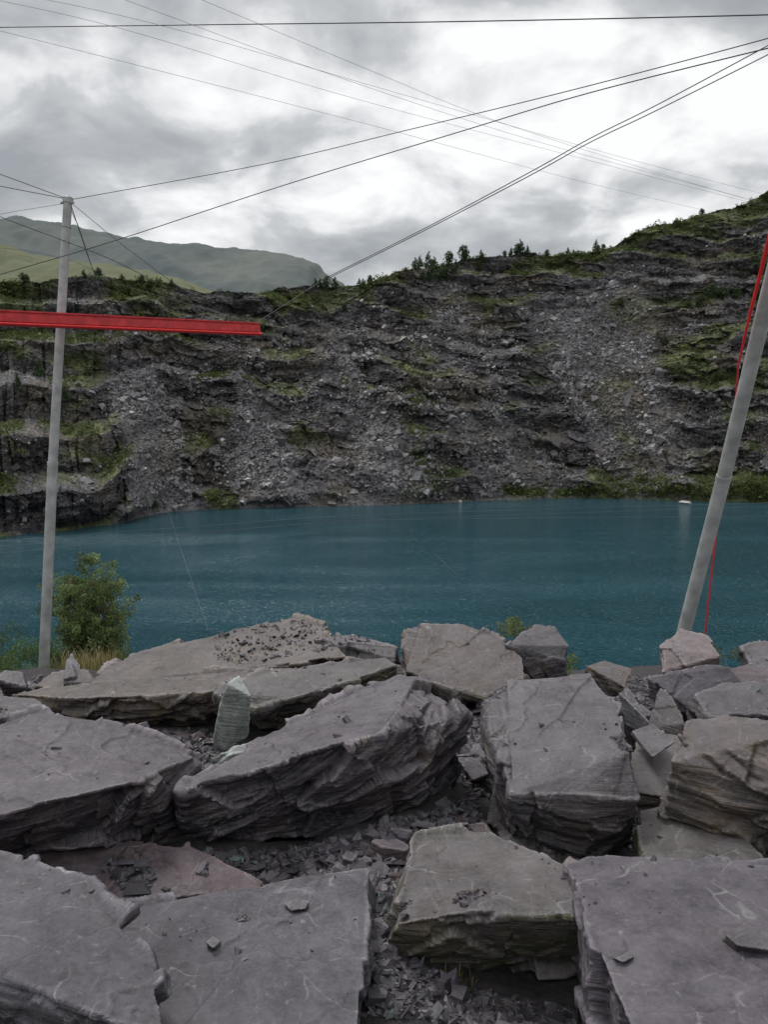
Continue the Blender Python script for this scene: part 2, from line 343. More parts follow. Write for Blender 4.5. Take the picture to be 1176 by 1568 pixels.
# ---------- rubble ----------
def build_bvh():
    allV=[];allF=[];off=0
    for o in rocks+[ground]:
        me=o.data; n=len(me.vertices); v=np.empty(n*3,dtype=np.float32); me.vertices.foreach_get('co',v); v=v.reshape(-1,3)+np.array(o.location,dtype=np.float32)
        me.calc_loop_triangles(); t=np.empty(len(me.loop_triangles)*3,dtype=np.int32); me.loop_triangles.foreach_get('vertices',t)
        allV.append(v); allF.append(t.reshape(-1,3)+off); off+=n
    aF=np.concatenate(allF)
    return BVHTree.FromPolygons(np.concatenate(allV).tolist(),aF.tolist()),len(aF)-len(allF[-1])
bvh,first_ground=build_bvh()
placed=0;tries=0
while placed<64 and tries<4000:
    tries+=1
    y=rng.uniform(1.6,7.2); x=rng.uniform(-.62,.62)*y
    h=bvh.ray_cast(Vector((x,y,2)),Vector((0,0,-1)))
    if h[0] is None or h[2]<first_ground: continue
    s=rng.uniform(.04,.15)*(.7+.07*y); z=h[0].z
    nk=int(rng.integers(4,7)); ph=rng.uniform(0,6); th=s*rng.uniform(.2,.65); pts=[]; tx,ty=rng.normal(0,.35,2)
    for zz_,sc_ in ((th,.8),(-.3*s,1.0)):
        for k in range(nk):
            a=2*math.pi*k/nk+ph+rng.uniform(-.35,.35); r_=s*sc_*rng.uniform(.65,1.2)
            dx,dy=r_*math.cos(a),r_*math.sin(a)*.75; pts.append((x+dx,y+dy,z+zz_+dx*tx+dy*ty))
    rock(B if th>.5*s else S,[M_pur,M_gry,M_brn,M_blu,M_red,M_pur,M_ctr,M_mos][placed%8],.006 if y<4 else .010,pts,'none',bed=(tx,ty,1),amp=.8,world=True)
    placed+=1
bvh,first_ground=build_bvh()
def shards(cen,size,flat,tilt,rs,jit=.22):
    n=len(cen)
    cube=np.array([[-1,-1,-1],[1,-1,-1],[1,1,-1],[-1,1,-1],[-1,-1,1],[1,-1,1],[1,1,1],[-1,1,1]],float)*.5
    V=cube[None]+rs.normal(size=(n,8,3))*jit*.6
    V[:,4:,:2]*=rs.uniform(.45,1,(n,1,1))
    sc_=np.stack([rs.uniform(.7,1.3,n),rs.uniform(.45,1,n),flat],1)*size[:,None]
    V=V*sc_[:,None,:]
    a=rs.uniform(0,6.283,n); tx=rs.normal(0,1,n)*tilt; ty=rs.normal(0,1,n)*tilt
    def R(ax,t):
        c,s=np.cos(t),np.sin(t); z=np.zeros(n); o=np.ones(n)
        M={'x':[[o,z,z],[z,c,-s],[z,s,c]],'y':[[c,z,s],[z,o,z],[-s,z,c]],'z':[[c,-s,z],[s,c,z],[z,z,o]]}[ax]
        return np.array([[np.broadcast_to(e,(n,)) for e in r] for r in M]).transpose(2,0,1)
    Rm=R('z',a)@R('x',tx)@R('y',ty)
    V=np.einsum('nij,nkj->nki',Rm,V)+cen[:,None]
    f=np.array([[0,3,2,1],[4,5,6,7],[0,1,5,4],[1,2,6,5],[2,3,7,6],[3,0,4,7]])
    Fc=(f[None]+np.arange(n)[:,None,None]*8).reshape(-1,4)
    return V.reshape(-1,3),Fc
cen=[];siz=[]
NS=190000
pyy=rng.uniform(1000,1620,NS); pxx=rng.uniform(-150,1330,NS)
dens=perlin(np.stack([pxx*.012,pyy*.02,0*pxx],1))
for i in range(NS):
    w=G(pxx[i],pyy[i],0)
    h=bvh.ray_cast(Vector((w[0],w[1],2)),Vector((0,0,-1)))
    if h[0] is None: continue
    s=.0145*math.exp(rng.normal(0,.62))*(.5+w[1]*.16)
    if h[2]<first_ground:
        if h[1].z<.75: continue
        lowr=h[0].z+EYE+SL*h[0].y
        nearc=(330<pxx[i]<620 and pyy[i]<1090)
        lim=.22 if lowr<.2 else .66
        if not (dens[i]>lim or (nearc and rng.random()<.4) or rng.random()<.003): continue
        if lowr>=.2: s*=.7
    elif dens[i]<-.3 and rng.random()<.25: continue
    cen.append((h[0].x,h[0].y,h[0].z+s*.12)); siz.append(min(s,.10))
cen=np.array(cen); siz=np.array(siz)
V_,F_=shards(cen,siz,rng.uniform(.10,.42,len(cen)),.45,rng)
cc=rng.uniform(.4,1.6,len(cen))[:,None]*np.array([[.068,.061,.071]])
gr=rng.random(len(cen))<.03; cc[gr]=np.array([.12,.155,.14])*rng.uniform(.7,1.2,gr.sum())[:,None]
rd=rng.random(len(cen))<.08; cc[rd]=np.array([.085,.062,.067])
RM,nt,b=newmat('rubble_slate'); at=N(nt,'ShaderNodeAttribute',attribute_name='Col')
n1=N(nt,'ShaderNodeTexNoise',i_Scale=70.0,i_Detail=5.0); L(nt,N(nt,'ShaderNodeNewGeometry').outputs['Position'],n1.inputs['Vector'])
L(nt,mix(nt,.6,at.outputs['Color'],ramp(nt,n1.outputs['Fac'],[(.3,g3(.3)),(.7,g3(.7))]),'OVERLAY'),b.inputs['Base Color']); b.inputs['Roughness'].default_value=.5
mesh_np('slate_rubble',V_,F_,RM,False,np.repeat(cc,8,axis=0))
# ---------- lake ----------
WM,nt,b=newmat('lake_water'); pos=N(nt,'ShaderNodeNewGeometry').outputs['Position']
nA=N(nt,'ShaderNodeTexNoise',i_Scale=.018,i_Detail=5.0,i_Distortion=1.0); mpw=N(nt,'ShaderNodeMapping'); mpw.inputs['Scale'].default_value=(.45,1.7,1); mpw.inputs['Rotation'].default_value=(0,0,-.15); L(nt,pos,mpw.inputs[0]); L(nt,mpw.outputs[0],nA.inputs['Vector'])
L(nt,ramp(nt,nA.outputs['Fac'],[(.3,(.010,.070,.098)),(.7,(.020,.098,.128))]),b.inputs['Base Color'])
b.inputs['Roughness'].default_value=.10; b.inputs['IOR'].default_value=1.33
mp=N(nt,'ShaderNodeMapping'); mp.inputs['Scale'].default_value=(1.0,2.4,1); mp.inputs['Rotation'].default_value=(0,0,.3); L(nt,pos,mp.inputs[0])
w1=N(nt,'ShaderNodeTexNoise',i_Scale=1.15,i_Detail=2.0,i_Roughness=.5,i_Distortion=.3); L(nt,mp.outputs[0],w1.inputs['Vector'])
stw=ramp(nt,nA.outputs['Fac'],[(.38,g3(.55)),(.54,g3(1))])
bp=N(nt,'ShaderNodeBump',i_Distance=1.8); L(nt,w1.outputs['Fac'],bp.inputs['Height']); L(nt,stw,bp.inputs['Strength']); L(nt,bp.outputs[0],b.inputs['Normal'])
mesh_np('lake_water',[(-600,-30,WZ),(600,-30,WZ),(600,420,WZ),(-600,420,WZ)],[[0,1,2,3]],WM)

# ---------- quarry cliff ----------
def kn(lst,Dl):
    out=[]
    for (u,py) in lst:
        D=np.interp(u,[d[0] for d in Dl],[d[1] for d in Dl]); p=P(u,py,D); out.append((p[0]/p[1],D,p[2]))
    return np.array(out)
sky_k=kn([(-500,420),(-350,425),(0,434),(60,437),(140,428),(240,437),(320,452),(400,452),(430,442),(480,442),(520,440),(560,438),(600,423),(640,417),(700,405),(760,397),(800,390),(840,394),(900,392),(940,381),(990,354),(1050,341),(1100,323),(1140,317),(1176,297),(1350,250),(1600,240)],
  [(-500,225),(0,255),(300,290),(600,320),(900,340),(1176,350),(1600,330)])
shore=[]
for u,py in [(-500,880),(-200,845),(0,821),(100,812),(190,797),(250,785),(320,779),(430,776),(600,773),(700,769),(760,765),(900,762),(1050,767),(1176,769),(1350,775),(1600,800)]:
    p=P(u,py,1); shore.append((p[0],27/(-p[2])))
shore=np.array(shore)
NU,NV=1350,640
az=np.linspace(-.75,.78,NU); s=np.linspace(-.04,1,NV)
AZ,SS=np.meshgrid(az,s); AZ=AZ.ravel(); SS=SS.ravel()
Ds=np.interp(AZ,shore[:,0],shore[:,1]); Dt=np.interp(AZ,sky_k[:,0],sky_k[:,1]); Zt=np.interp(AZ,sky_k[:,0],sky_k[:,2])
Z=WZ+(Zt-WZ)*SS
H=AZ*260; O=0*AZ
left=1-sstep(-.38,-.29,AZ+.02*perlin(np.stack([O,O+3,Z*.08],1))); right=sstep(.2,.4,AZ)
warp=fbm(np.stack([AZ*5,O,Z*.02],1),4)
wz=6*warp*(1-.7*left)+AZ*20*(1-left)+1.6*fbm(np.stack([H*.06,O,Z*.05],1),3)*(1-.5*left)
per=11.0+2.0*left
lev=(Z+wz+1)/per; fl=np.floor(lev); fr=lev-fl
gst=np.where(fr<.70,fr/.70*.10,.10+(fr-.70)/.30*.90)
ch=fbm(np.stack([H*.030+Z*.012+3,Z*.012,O+1],1),4)
scree=sstep(-.03,.32,ch+.28*np.exp(-((AZ-.06)/.24)**2)-.7*left-.1*right-.35*sstep(.72,.95,SS))
bm_=np.clip(.75+.8*fbm(np.stack([AZ*9,O+3,Z*.04],1),3),0.15,1.)*(1-.68*scree); bm_=np.maximum(bm_,left*.97)
lev2=lev*(1-bm_)+(fl+gst)*bm_
lev0=(WZ+wz+1)/per; levT=(Zt+wz+1)/per
gg=np.clip((lev2-lev0)/(levT-lev0),-.05,1.02)
D=Ds+(Dt-Ds)*gg
d=fbm(np.stack([H*.022,Z*.03,O],1),4)*7
gul=fbm(np.stack([H*.05+warp*1.5,Z*.012,O+7],1),4,ridge=True); d+=gul*2.0*(1-.6*left)
rk=1-scree
st1=fbm(np.stack([H*.08,(Z+AZ*30+warp*4)*.33,O+2],1),4); st1q=np.floor(st1*3)/3
d+=(st1q*.6+st1*.4)*1.6*(.2+.8*rk)*(1-.5*left)
fc=facet(np.stack([H*.16,Z*.30,D*.05],1)); d+=fc*2.4*rk*(1-.6*left)
fc2=facet(np.stack([H*.5,Z*.8,D*.1],1)+4); d+=fc2*.6*(1-.3*left)
hf=fbm(np.stack([H*1.1,Z*1.3,O+6],1),3); d+=hf*(.2+.2*(1-left))
vc=facet(np.stack([H*.22,Z*.035,O+8],1)); d+=(left*1.7+.8*rk)*vc
D=D-d*sstep(0,.06,SS)
Zv=Z+fbm(np.stack([H*.08,D*.08,O],1),4)*1.4*sstep(.05,.15,SS)*sstep(1.0,.9,SS)*(1-.5*left)+hf*.2
topn=fbm(np.stack([H*.06,O,O+5],1),4)*.9; Zv+=topn*sstep(.9,1,SS)
CV=np.stack([AZ*D,D,Zv],1)
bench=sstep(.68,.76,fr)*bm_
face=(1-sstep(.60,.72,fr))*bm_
vn=fbm(np.stack([H*.045,Z*.08,O+12],1),5)
vegb=bench*.55+sstep(.78,1,SS)*.55+.14*left+.25*right+.8*np.exp(-((AZ-.35)/.25)**2)*sstep(.08,.0,SS)
veg=sstep(.15,.7,vn+vegb-.10); veg*=(1-.5*scree)
big=fbm(np.stack([H*.02,Z*.03,O+20],1),4)
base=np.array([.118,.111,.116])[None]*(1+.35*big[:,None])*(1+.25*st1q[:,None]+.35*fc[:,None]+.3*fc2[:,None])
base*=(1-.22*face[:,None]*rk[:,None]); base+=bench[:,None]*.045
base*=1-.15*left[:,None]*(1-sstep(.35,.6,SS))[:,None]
base=np.clip(base,.03,1)
scol=np.array([.165,.156,.160])[None]*(1+.3*big[:,None]+.2*hf[:,None])
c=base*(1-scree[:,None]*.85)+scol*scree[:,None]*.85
brown=sstep(-.1,.6,fbm(np.stack([H*.04,Z*.06,O+30],1),4))[:,None]*.6
c=c*(1-brown)+np.array([.148,.124,.090])*brown
tn=fbm(np.stack([H*.3,Z*.3,O+2],1),3)[:,None]
vcol=np.array([.092,.112,.045])*(1+.4*tn)+np.array([.06,.04,0.0])*np.clip(tn,0,1)
c=c*(1-veg[:,None]*.8)+vcol*veg[:,None]*.8
i=np.arange(NU*NV).reshape(NV,NU); top=i[-1]
V2=[CV];C2=[c]
for k,(dd,dz) in enumerate([(8,-.5),(30,-4),(90,-22),(160,-60)]):
    t=CV[top].copy(); sc2=(t[:,1]+dd)/t[:,1]; t[:,0]*=sc2; t[:,1]+=dd; t[:,2]+=dz; V2.append(t); C2.append(c[top])
CVa=np.vstack(V2); Ca=np.clip(np.vstack(C2),.02,.6)
CM,nt,b=newmat('quarry_cliff'); at=N(nt,'ShaderNodeAttribute',attribute_name='Col'); gg_=N(nt,'ShaderNodeNewGeometry'); pos=gg_.outputs['Position']
n1=N(nt,'ShaderNodeTexNoise',i_Scale=1.1,i_Detail=9.0,i_Roughness=.8); L(nt,pos,n1.inputs['Vector'])
vo=N(nt,'ShaderNodeTexVoronoi',i_Scale=.9); L(nt,pos,vo.inputs['Vector'])
cl=mix(nt,.85,at.outputs['Color'],ramp(nt,n1.outputs['Fac'],[(.36,g3(.16)),(.64,g3(.84))]),'OVERLAY')
bw=N(nt,'ShaderNodeSeparateColor'); L(nt,vo.outputs['Color'],bw.inputs[0])
cl=mix(nt,.5,cl,ramp(nt,bw.outputs[0],[(.1,g3(.25)),(.9,g3(.8))]),'OVERLAY')
cl=mix(nt,.8,cl,ramp(nt,gg_.outputs['Pointiness'],[(.40,g3(.5)),(.5,g3(1.0)),(.60,g3(1.4))]),'MULTIPLY')  # recesses darkened as painted shade, exposed edges lightened
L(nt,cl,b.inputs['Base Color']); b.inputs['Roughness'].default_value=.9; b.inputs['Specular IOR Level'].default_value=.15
hh=mth(nt,'ADD',n1.outputs['Fac'],mth(nt,'MULTIPLY',vo.outputs['Distance'],.6))
bp=N(nt,'ShaderNodeBump',i_Strength=.7,i_Distance=.6); L(nt,hh,bp.inputs['Height']); L(nt,bp.outputs[0],b.inputs['Normal'])
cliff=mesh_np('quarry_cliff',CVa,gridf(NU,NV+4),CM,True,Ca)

# scree boulders
bmask=sstep(-.05,.4,fbm(np.stack([H*.07,Z*.09,O+40],1),3))
w=(scree**2*.9+.10+.35*bench)*(SS>.01)*(SS<.9)*(.06+bmask)*(1-veg*.6)*(1-.6*left)
w=w*(.35+1.65*np.exp(-((AZ-.08)/.25)**2)*np.exp(-((SS-.42)/.3)**2)); w/=w.sum()
idx=rng.choice(len(CV),22000,p=w)
bs=.48*np.exp(rng.normal(0,.5,len(idx))); bs[:500]=rng.uniform(1.3,2.8,500); bs=np.minimum(bs,3.0)
vv,ff=shards(CV[idx]+np.array([0,-.3,.15]),bs,rng.uniform(.4,.9,len(idx)),.6,rng)
bc=np.array([.225,.216,.22])*rng.uniform(.35,1.5,len(idx))[:,None]; bc[:500]*=.9
mesh_np('scree_boulders',vv,ff,RM,False,np.repeat(bc,8,axis=0))

# ---------- vegetation on the cliff ----------
def leafcloud(cen,rad,n,leaf,rs,flat=1.0):
    m=len(cen); dirs=rs.normal(size=(m,n,3)); dirs/=np.linalg.norm(dirs,axis=2,keepdims=True)
    r=rs.uniform(.3,1,(m,n,1))**.6
    lump=1+.35*np.sin(dirs[...,:1]*5+rs.uniform(0,6,(m,1,1)))*np.cos(dirs[...,2:]*4+rs.uniform(0,6,(m,1,1)))
    c_=dirs*r*lump*rad[:,None,None]; c_[...,2]*=flat; c_=c_+cen[:,None]
    c_=c_.reshape(-1,3); k=len(c_); lf=np.repeat(leaf,n)*rs.uniform(.6,1.4,k) if not np.isscalar(leaf) else leaf*rs.uniform(.6,1.4,k)
    a=rs.normal(size=(k,3)); a/=np.linalg.norm(a,axis=1,keepdims=True); b_=np.cross(a,rs.normal(size=(k,3))); b_/=np.linalg.norm(b_,axis=1,keepdims=True)
    V=np.stack([c_-a*lf[:,None],c_+b_*lf[:,None]*.55,c_+a*lf[:,None],c_-b_*lf[:,None]*.55],1).reshape(-1,3)
    return V,np.arange(k*4).reshape(-1,4),k
LM,nt,b=newmat('foliage'); at=N(nt,'ShaderNodeAttribute',attribute_name='Col'); L(nt,at.outputs['Color'],b.inputs['Base Color']); b.inputs['Roughness'].default_value=.6
b.inputs['Specular IOR Level'].default_value=.3
tl=N(nt,'ShaderNodeBsdfTranslucent'); L(nt,at.outputs['Color'],tl.inputs[0]); mx=N(nt,'ShaderNodeMixShader'); mx.inputs[0].default_value=.3
L(nt,b.outputs[0],mx.inputs[1]); L(nt,tl.outputs[0],mx.inputs[2]); L(nt,mx.outputs[0],[n for n in nt.nodes if n.type=='OUTPUT_MATERIAL'][0].inputs[0])
wv=veg**1.3*(SS>.012)*(bench*1.2+.15+1.2*sstep(.88,.97,SS))*sstep(-.2,.3,fbm(np.stack([H*.05,Z*.07,O+50],1),3))
shb=np.exp(-((SS-.022)/.012)**2)*sstep(.13,.17,AZ)+np.exp(-((SS-.045)/.02)**2)*sstep(.24,.32,AZ)*.9
idx=np.concatenate([rng.choice(len(CV),6200,p=wv/wv.sum()),rng.choice(len(CV),1500,p=shb/shb.sum())])
rr=.55*np.exp(rng.normal(0,.55,len(idx))); rr[6200:]*=1.35; rr=np.minimum(rr,2.4)
V_,F_,k=leafcloud(CV[idx]+np.array([0,-.4,.4]),rr,34,rr*.24,rng,.8)
cc=np.repeat(np.array([.085,.120,.042])[None]*rng.uniform(.5,1.5,(len(idx),1))+rng.uniform(0,.04,(len(idx),1))*np.array([1,.75,0]),34*4,axis=0)*np.repeat(rng.uniform(.7,1.3,(k,1)),4,axis=0)
mesh_np('shrubs',V_,F_,LM,False,cc)
tc_=[];tr_=[];tcol=[];TV=[];TF=[]
def smalltree(base,h,rs):
    con=rs.random()<.5; m=int(16)
    for k in range(m):
        t=(k+.5)/m; wd_=h*(.34*(1-t)+.04) if con else h*.36*math.sin(math.pi*min(1,t*.85+.15))**.7
        a=rs.uniform(0,6.28); tc_.append(base+np.array([math.cos(a)*wd_*.55,math.sin(a)*wd_*.55,h*(.08+.88*t)])); tr_.append(wd_*.62+.12)
        tcol.append(np.array([.05,.078,.030])*rs.uniform(.65,1.5))
    v,f=tube_geo([base+[0,0,-.6],base+[0,0,h*.5],base+[0,0,h*.95]],[.09*h/4,.05*h/4,.02],5)
    o_=sum(len(x) for x in TV); TV.append(v); TF.extend([[q+o_ for q in ff_] for ff_ in f])
for u,h in [(30,3),(38,2.5),(128,3),(150,3.5),(185,3),(212,3),(262,2.5),(480,3.5),(487,3),(492,4),(503,5),(510,4),(549,3.5),(556,4),(566,3),(638,5),(646,6),(660,7.5),(667,5),(690,5.5),(709,6.5),(715,4),(735,3),(775,3),(783,4),(792,5),(800,5.5),(808,4),(838,3.6),(868,3.6),(880,3),(916,5),(925,3),(1075,3)]:
    u+=rng.uniform(-3,3); a=(u-588)/F/1.035; j=np.argmin(np.abs(az-a)); smalltree(CV[top[j]]+np.array([0,-.5,-.5]),h*rng.uniform(.8,1.15),rng)
for a,sv,h in [(.05,.93,5),(.06,.93,7),(.075,.915,7),(.09,.93,6),(.12,.95,4),(.40,.62,5),(.415,.63,6),(.43,.62,5.5),(.445,.62,5),(.47,.60,6),(.385,.63,4),(.3,.7,4),(-.28,.75,4),(-.2,.8,4),(-.05,.86,3),(-.44,.55,5),(-.47,.5,4),(-.41,.45,4),(-.30,.03,3.5)]:
    j=np.argmin(np.abs(az-a)); r=np.argmin(np.abs(s-sv)); smalltree(CV[i[r,j]]+np.array([0,-.6,0]),h,rng)
tc_=np.array(tc_);tr_=np.array(tr_)
V_,F_,k=leafcloud(tc_,tr_,36,tr_*.30,rng,.85)
Cc=np.repeat(np.repeat(np.array(tcol),36,axis=0)*rng.uniform(.7,1.3,(k,1)),4,axis=0)
hl=bpy.data.objects.new('hillside_trees',None); sc.collection.objects.link(hl)
o1=mesh_np('crowns',V_,F_,LM,False,Cc); o2=polymesh('trunks',[p for v in TV for p in v],TF,[simple('tree_bark',(.08,.06,.045),.9)]); o1.parent=hl;o2.parent=hl

# ---------- distant hills ----------
def hill(name,kts,D,depth,cols,seed,ampl):
    kk=np.array([P(u,py,D) for u,py in kts]); nxh,nyh=420,90
    a=np.linspace(kk[0,0],kk[-1,0],nxh); zt=np.interp(a,kk[:,0],kk[:,2]); t=np.linspace(0,1,nyh)
    A,T=np.meshgrid(a,t); Zt_=np.tile(zt,(nyh,1)); prof=1-(1-T)**1.7
    Z=-60+(Zt_+60)*prof; Y=D-depth*(1-T)
    q=np.stack([A.ravel()/depth*4,Y.ravel()/depth*4,0*A.ravel()+seed],1); n=fbm(q,6,ridge=False)
    Z=Z.ravel()+n*ampl*(1-.75*T.ravel()); Z2=Z+fbm(q*5,4)*ampl*.12
    V=np.stack([A.ravel(),Y.ravel(),Z2],1)
    bk=V[-nxh:].copy(); bk[:,1]+=depth*.6; bk[:,2]-=250; V=np.vstack([V,bk])
    m,nt,b=newmat(name+'_mat'); pos=N(nt,'ShaderNodeNewGeometry').outputs['Position']
    n1=N(nt,'ShaderNodeTexNoise',i_Scale=4.0/depth,i_Detail=9.0,i_Roughness=.65,i_Distortion=.4); L(nt,pos,n1.inputs['Vector'])
    L(nt,ramp(nt,n1.outputs['Fac'],[(.36,cols[0]),(.5,cols[1]),(.64,cols[2])]),b.inputs['Base Color']); b.inputs['Roughness'].default_value=1; b.inputs['Specular IOR Level'].default_value=0  # aerial haze is baked into the hill colours
    mesh_np(name,V,gridf(nxh,nyh+1),m,True)
hill('distant_mountain',[(-900,420),(-500,360),(-200,372),(-60,362),(0,352),(60,343),(110,352),(180,366),(235,374),(300,378),(360,388),(420,396),(470,402),(490,410),(500,425),(525,437),(560,470),(700,560)],2600,1100,[(.13,.15,.155),(.155,.175,.17),(.185,.20,.185)],1.0,60)
hill('grassy_hill',[(-900,395),(-300,385),(-60,372),(0,376),(60,392),(120,405),(200,412),(280,430),(340,450),(420,480),(520,530),(700,600)],1500,600,[(.12,.14,.10),(.19,.20,.13),(.155,.175,.12)],5.0,30)
mesh_np('valley_ground',[(-9000,-200,-62),(9000,-200,-62),(9000,12000,-62),(-9000,12000,-62)],[[0,1,2,3]],simple('valley_ground',(.1,.12,.08),1,0,.3,.01))

# ---------- poles ----------
galv=simple('galvanised_steel',(.42,.43,.425),.5,.1,.25,7,.1)
dark=simple('dark_steel',(.06,.065,.07),.5,.5,.2,30)
thinm=simple('weathered_steel',(.16,.165,.17),.5,.4,.2,30)
redm=simple('red_paint',(.80,.035,.035),.42,0,.12,12)
redd=simple('red_paint_weathered',(.60,.045,.05),.6,0,.25,8)
def band(p,q,r,dt=.06,th=.012):
    p=np.array(p);dirn=(q-p)/np.linalg.norm(q-p); return tube_geo([p,p+dirn*dt],r+th,20)
pb=P(66,1032,12); pt=P(103.5,303,12.0); pm=P(80,712,12)
pb2=pb+(pb-pm)*.15
parts=[tube_geo([pb2,pm],[.083,.076],20),tube_geo([pm,P(91.5,510,12)],[.070,.066],20),tube_geo([P(91.5,510,12),pt],[.066,.062],20),band(pm,pt,.074,.05,.008),band(pt,pb,.062,.07,.014),band(P(101.5,345,12),pb,.06,.03,.012)]
tp=pt+np.array([0,0,.02]); parts.append(tube_geo([pt,tp],[.07,.05],20))
for dx in (-.1,.1): parts.append(tube_geo([pt+np.array([0,0,-.08]),pt+np.array([dx,-.05,-.08])],.018,8))
v,f=merge(parts); polymesh('steel_pole',v,f,[galv])
rb=P(1043,985,8.0); rt=P(1262,110,5.9)
rm=P(1108,735,7.4)
dirn=(rb-rm)/np.linalg.norm(rb-rm); rb2=rb+dirn*.9
parts=[tube_geo([rb2,rb,rm],[.07,.069,.068],24),tube_geo([rm,P(1176,455,6.75),rt],[.066,.064,.06],24),band(rm,rt,.068,.05,.004),band(rt,rm,.06,.08,.014)]
v,f=merge(parts); polymesh('steel_pole',v,f,[galv])
pp=[P(1186,335,6.35),P(1166,415,6.6),P(1147,490,6.8),P(1131,560,7.0)]
v1=tube_geo(catmull(pp,20),[.018,.016,.009],8)
pp=[P(1131,560,7.0),P(1124,640,7.45),P(1109,735,7.75),P(1101,790,7.8),P(1090,880,8.0),P(1080,975,8.2),P(1076,1030,8.3)]
v2=tube_geo(catmull(pp,30),[.008,.009,.008],8)
v,f=merge([v1,v2]); polymesh('red_guy_rope',v,f,[redm])

# ---------- red beam ----------
def loft(A,Bv,prof,upv):
    A=np.array(A);Bv=np.array(Bv);d=(Bv-A)/np.linalg.norm(Bv-A); side=np.cross(d,upv);side/=np.linalg.norm(side);u=np.cross(side,d)
    V=[];Fc=[];n=len(prof)
    K=12
    for k in range(K+1):
        o=A+(Bv-A)*k/K
        for x,y in prof: V.append(o+side*x+u*y)
    for k in range(K):
        for j in range(n): Fc.append([k*n+j,k*n+(j+1)%n,(k+1)*n+(j+1)%n,(k+1)*n+j])
    Fc.append(list(range(n))[::-1]); Fc.append([K*n+j for j in range(n)])
    return V,Fc
bA=P(-170,479,10.2); bB=P(396,504,13.4); up=np.array([0,0,1.])
body=[(-.05,-.05),(.05,-.05),(.05,.055),(.03,.055),(.03,.085),(.055,.085),(.055,.105),(-.055,.105),(-.055,.085),(-.03,.085),(-.03,.055),(-.05,.055)]
v1,f1=loft(bA,bB,body,up)
rail=[(.075*math.cos(a),-.082+.031*math.sin(a)) for a in np.linspace(0,2*math.pi,13)[:-1]]
v2,f2=loft(bA,bB+(bB-bA)*.004,rail,up)
v,f=merge([(v1,f1),(v2,f2)])
me=bpy.data.meshes.new('red_steel_beam'); me.from_pydata([tuple(x) for x in v],[],[tuple(q) for q in f]); me.materials.append(redd); me.materials.append(redm)
for k,p in enumerate(me.polygons): p.material_index=0 if k<len(f1) else 1
bm=bmesh.new(); bm.from_mesh(me); bmesh.ops.recalc_face_normals(bm,faces=bm.faces); bm.to_mesh(me); bm.free()
o=bpy.data.objects.new('red_steel_beam',me); sc.collection.objects.link(o)

# ---------- cables ----------
def cable(pts,r,name='steel_cable',n=40,fit=None,mat=None):
    W=catmull([P(*p) for p in pts],n); pr=[tube_geo(W,r,6)]
    if fit is not None:
        for t in fit:
            a=W[int(t*(len(W)-1))]; b_=W[min(len(W)-1,int(t*(len(W)-1))+1)]; dd=(b_-a)/np.linalg.norm(b_-a)
            pr.append(tube_geo([a,a+dd*.03,a+dd*.05,a+dd*.16,a+dd*.19,a+dd*.21],[.01,.028,.014,.014,.028,.01],10))
    v,f=merge(pr); return polymesh(name,v,f,[mat or dark])
cable([(-100,43,12),(300,38,11),(700,33,10),(1126,24,9),(1300,18,8.6)],.0065,n=60,fit=[.87])
cable([(112,305,12),(400,252,11),(620,200,10),(860,142,9),(1150,66,8),(1300,22,7.5)],.005,n=60,fit=[.86])
cable([(-60,437,12),(0,420,12),(180,367,11.5),(430,285,11),(700,203,10),(900,143,9.2),(1176,74,8),(1300,45,7.5)],.006,n=60)
cable([(500,425,30),(640,355,22),(800,270,15),(900,214,12),(1000,164,10),(1176,70,8),(1300,0,7)],[.013,.007,.0045],n=60)
cable([(505,425,30.5),(640,358,22),(800,275,15),(900,220,12),(1000,172,10),(1176,84,8),(1300,20,7)],[.013,.007,.0045],n=60)
for a in [[(-50,-10,30),(200,48,34),(540,150,40),(900,245,48),(1180,318,55)],
          [(-50,-25,30),(250,40,34),(600,140,40),(950,240,48),(1180,300,55)],
          [(170,-8,30),(480,105,36),(800,210,44),(1100,292,52),(1200,318,55)],
          [(290,-8,30),(560,105,36),(760,185,42),(1000,262,50),(1200,322,56)],
          [(-50,35,30),(250,110,34),(600,200,42),(900,280,50),(1180,345,58)]]:
    cable(a,[.0065,.007,.006],n=40,mat=thinm)
cable([(-80,238,10.5),(0,267,11),(98,303,12)],.005); cable([(-80,268,10.5),(0,285,11),(98,304,12)],.005)
cable([(-80,350,10.5),(0,328,11.2),(96,312,12)],.003)
cable([(-80,292,11),(0,332,11.4),(180,402,12.4),(320,478,13.1),(388,497,13.3)],.005)
cable([(108,314,12),(135,395,12),(165,476,11.9)],.006)
cable([(110,312,12),(200,385,12.4),(300,456,13),(386,496,13.3)],.004)
cable([(106,314,12),(150,440,20),(250,760,40),(318,965,24)],.005,mat=thinm)
cable([(-80,395,14),(0,380,14),(110,400,15),(200,440,16),(380,492,13.3)],.003)
cable([(388,497,13.4),(500,425,30)],.005)
cable([(395,505,13.4),(480,690,40),(640,825,60),(700,880,60)],[.005,.010,.012],mat=thinm)
for k,(y0,y1,y2,y3) in enumerate([(828,806,787,770),(836,815,795,776),(847,818,796,790)]):
    cable([(-150,y0+14,70),(0,y0,78),(300,y1,95),(600,y2,120),(1176,y3,150),(1400,y3-4,160)],[.018,.022,.03],name='zip_line_cable',mat=thinm)

